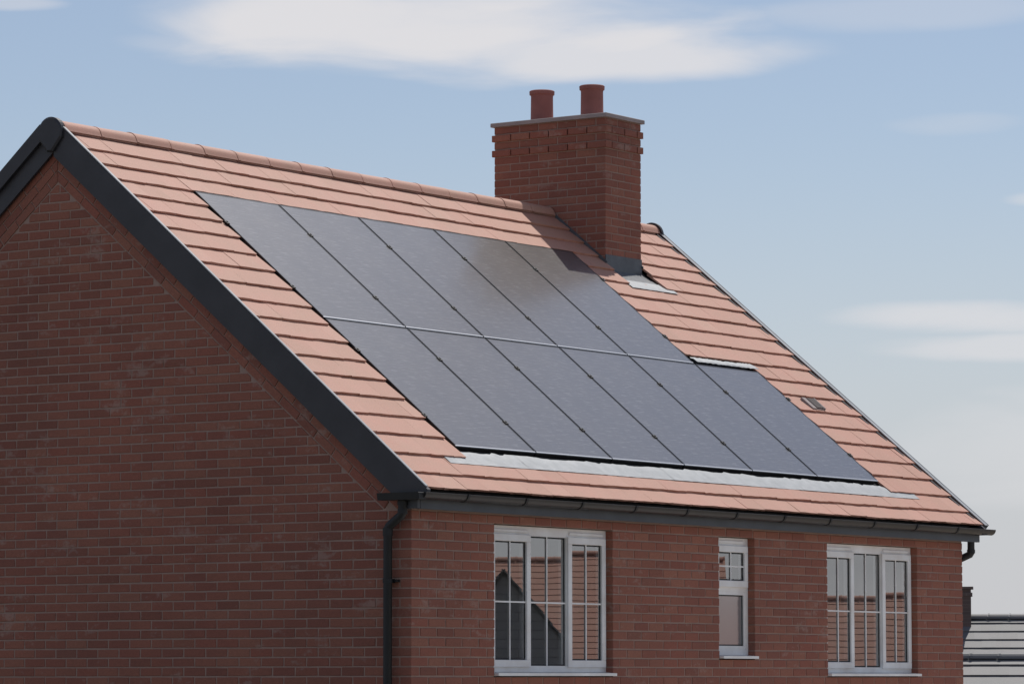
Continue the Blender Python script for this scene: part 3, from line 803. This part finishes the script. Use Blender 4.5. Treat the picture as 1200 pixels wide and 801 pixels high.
# ------------------------------------------------------------------ other houses of the estate
def simple_house(name, label, cat, c, rz, L, D, eave, pitch, wallm, roofm, gauge=.30, tw=.30, chimney=None, windows=(), joined=True, group=None, ridge=True, overhang=.2):
    """c: base centre; ridge runs along local x"""
    e = empty(name, c, (0, 0, rz), label=label, cat=cat, group=group)
    tp = math.tan(pitch); co, si = math.cos(pitch), math.sin(pitch); h = D/2
    MB().box(-L/2, L/2, -h, h, -1.2, eave-.02).build('wall', wallm, e)
    for sx_ in (-1, 1):
        MB().prism([(-h, eave-.02), (h, eave-.02), (0, eave-.02+h*tp)], lambda u, v, d: (sx_*(L/2-d), u, v), 0, .2).build('gable', wallm, e)
    hs = (h+overhang)/co
    z0 = eave-overhang*tp+.10
    def T(side): return lambda x, s, o: (x, side*(-(h+overhang)+s*co-o*si), z0+s*si+o*co)
    mb = MB()
    for side in (1, -1): mb.box(-L/2-.05, L/2+.05, .0, hs-.02, -.09, -.045, T(side))
    rf = mb.build('roof', mat_felt, e)
    th = .022 if roofm is mat_slate else .013
    st = MB(); ct = {}; mw = e.matrix_world.copy(); mw = Matrix.Translation(Vector(c)) @ Matrix.Rotation(rz, 4, 'Z'); n = 0
    for side in (1, -1):
        t_ = T(side); k = 0; s = 0.0
        while s < hs-.05:
            g_ = min(gauge, hs-s-.05); x = -L/2-.12-(tw/2 if k % 2 else 0)
            while x < L/2+.12:
                p, q = max(x, -L/2-.12), min(x+tw, L/2+.12)
                if q-p > .03:
                    vv = [(p-.0003, s, 0), (q+.0003, s, 0), (q+.0003, s+g_+.05, -th*1.2), (p-.0003, s+g_+.05, -th*1.2)]
                    jz = random.uniform(-.001, .001); vv = [(a1, b1, c1+jz) for a1, b1, c1 in vv]
                    vv = [t_(*v) for v in vv] + [t_(v[0], v[1], v[2]-th) for v in vv]
                    ff = [(0, 1, 2, 3), (7, 6, 5, 4), (0, 4, 5, 1), (1, 5, 6, 2), (2, 6, 7, 3), (3, 7, 4, 0)]
                    if not joined and side == 1 and in_view(mw @ Vector(vv[0]), 10) and n < 250:
                        ctr = vv[0]; key = (round(q-p, 3), round(g_, 3))
                        if key not in ct: ct[key] = MB().add([(v[0]-ctr[0], v[1]-ctr[1], v[2]-ctr[2]) for v in vv], ff).mesh('roof_tile', roofm)
                        inst('roof_tile', ct[key], rf, ctr, (0, random.uniform(-.006, .006), 0)); n += 1
                    else: st.add(vv, ff)
                x += tw
            s += gauge; k += 1
    st.build('tile_field', roofm, rf, kind='stuff')
    zr = z0+hs*si
    x = -L/2-.12
    ridge_me = None
    while ridge and x < L/2+.1:
        if ridge_me is None:
            mb = MB(); vs = []
            for xx, ex in ((0, .012), (.04, .012), (.041, 0), (.44, 0)):
                vs += [(xx, (.12+ex)*math.sin(R(t)), (.12+ex)*math.cos(R(t))-.10) for t in range(-80, 81, 20)]
            m_ = 9; mb.add(vs, [(r*m_+i, (r+1)*m_+i, (r+1)*m_+i+1, r*m_+i+1) for r in range(3) for i in range(m_-1)]); ridge_me = mb.mesh('ridge_tile', roofm)
        inst('ridge_tile', ridge_me, rf, (x, 0, zr+.02+random.uniform(-.004, .004))); x += .445
    for side in (1, -1):
        t_ = T(side); MB().box(-L/2-.1, L/2+.1, -.0, .02, -.22, -.05, t_).build('fascia', mat_white if roofm is mat_tile else mat_fascia, e)
    if chimney:
        cx, w_, d_, ht = chimney
        ch = MB().box(cx-w_/2, cx+w_/2, -d_/2, d_/2, zr-.9, zr+ht).box(cx-w_/2-.03, cx+w_/2+.03, -d_/2-.03, d_/2+.03, zr+ht-.15, zr+ht-.075).box(cx-w_/2-.05, cx+w_/2+.05, -d_/2-.05, d_/2+.05, zr+ht+.001, zr+ht+.05).build('chimney', wallm, e)
    for (face, u, z, ww, hh) in windows:
        t_ = (lambda a_, b_, d: (a_, -h+d, b_)) if face == 'F' else ((lambda a_, b_, d: (a_, h-d, b_)) if face == 'B' else (lambda a_, b_, d: (-L/2+d, a_, b_)))
        mb = MB(); f = .07
        for (p0, p1, q0, q1) in ((u-ww/2, u+ww/2, z-hh/2, z-hh/2+f), (u-ww/2, u+ww/2, z+hh/2-f, z+hh/2), (u-ww/2, u-ww/2+f, z-hh/2+f, z+hh/2-f), (u+ww/2-f, u+ww/2, z-hh/2+f, z+hh/2-f), (u-f/2, u+f/2, z-hh/2+f, z+hh/2-f)):
            mb.prism([(p0, q0), (p1, q0), (p1, q1), (p0, q1)], t_, -.03, .02)
        wn = mb.build('window', mat_white, e)
        MB().prism([(u-ww/2+f, z-hh/2+f), (u+ww/2-f, z-hh/2+f), (u+ww/2-f, z+hh/2-f), (u-ww/2+f, z+hh/2-f)], t_, -.008, .02).build('pane', mat_frost, wn)
    return e
vdir = math.atan2(fw.y, fw.x)
# grey-roofed neighbours past the far end of the house: ridge set square to the sight line
def facing(u): d = pixdir(u, 780); return math.atan2(d.y, d.x) - math.pi/2
def ridge_house(name, label, u, v, D, L, dep, pitch, shift, **k):
    """put the ridge's mid line through pixel (u,v) at distance D, then slide along the ridge"""
    p = at_pixel(u, v, D); rz = facing(u); d = Vector((math.cos(rz), math.sin(rz), 0)); p = p + d*shift
    base = gz(p.x, p.y); ov = k.get('overhang', .2)
    eave = p.z-base - .02 - dep/2*math.tan(pitch) - .10
    return simple_house(name, label, k.pop('cat', 'house'), (p.x, p.y, base), rz, L, dep, eave, pitch, **k)
ridge_house('bungalow', 'far house with grey tiled roof and small brick chimney beyond the brick house', 1165, 720, 83, 11, 7.0, R(35), 4.6,
            wallm=mat_bdark, roofm=mat_slate, gauge=.305, chimney=(-5.38, .6, .6, .56), joined=False, windows=[('F', 2, 1.7, 1.5, 1.1), ('F', -2, 1.7, 1.5, 1.1)])
ridge_house('garage', 'low garage with light grey tiled roof in front of the far grey roofed house', 1165, 765, 62, 7.5, 5.6, R(33), 2.6, cat='garage',
            wallm=mat_bwall, roofm=mat_slate, gauge=.30, joined=False, windows=[])
# houses across the street, seen only as reflections in the window panes
def mirrored(u, v, D): q = at_pixel(u, v, D); return Vector((q.x, .16-q.y, q.z))
def reflected_house(name, label, u, v, D, L, dep, pitch, shift, turn=0, **k):
    p = mirrored(u, v, D); d0 = mirrored(u, v, D+1)-p; rz = math.atan2(d0.y, d0.x)-math.pi/2
    p = p + Vector((math.cos(rz), math.sin(rz), 0))*shift; rz += turn; base = gz(p.x, p.y)
    eave = p.z-base-.12-dep/2*math.tan(pitch)
    return simple_house(name, label, k.pop('cat', 'house'), (p.x, p.y, base), rz, L, dep, eave, pitch, **k)
reflected_house('brick_house', 'house with terracotta roof reflected in the window by the downpipe', 640, 653, 102, 9, 7.4, R(40), 0, wallm=mat_bwall, roofm=mat_tile, gauge=.24, windows=[('F', -2, 2.2, 1.4, 1.1), ('F', 2, 2.2, 1.4, 1.1)])
reflected_house('garage', 'small dark gabled garage reflected in the window by the downpipe', 592, 668, 80, 5, 2.5, R(50), 0, math.pi/2, cat='garage', wallm=mat_board, roofm=mat_slate, gauge=.3, overhang=.06, ridge=False)
reflected_house('brick_house', 'lower terracotta roofed house reflected in the window by the far gable', 945, 698, 98, 7.0, 7.0, R(40), 0.0, wallm=mat_bwall, roofm=mat_tile, gauge=.24)
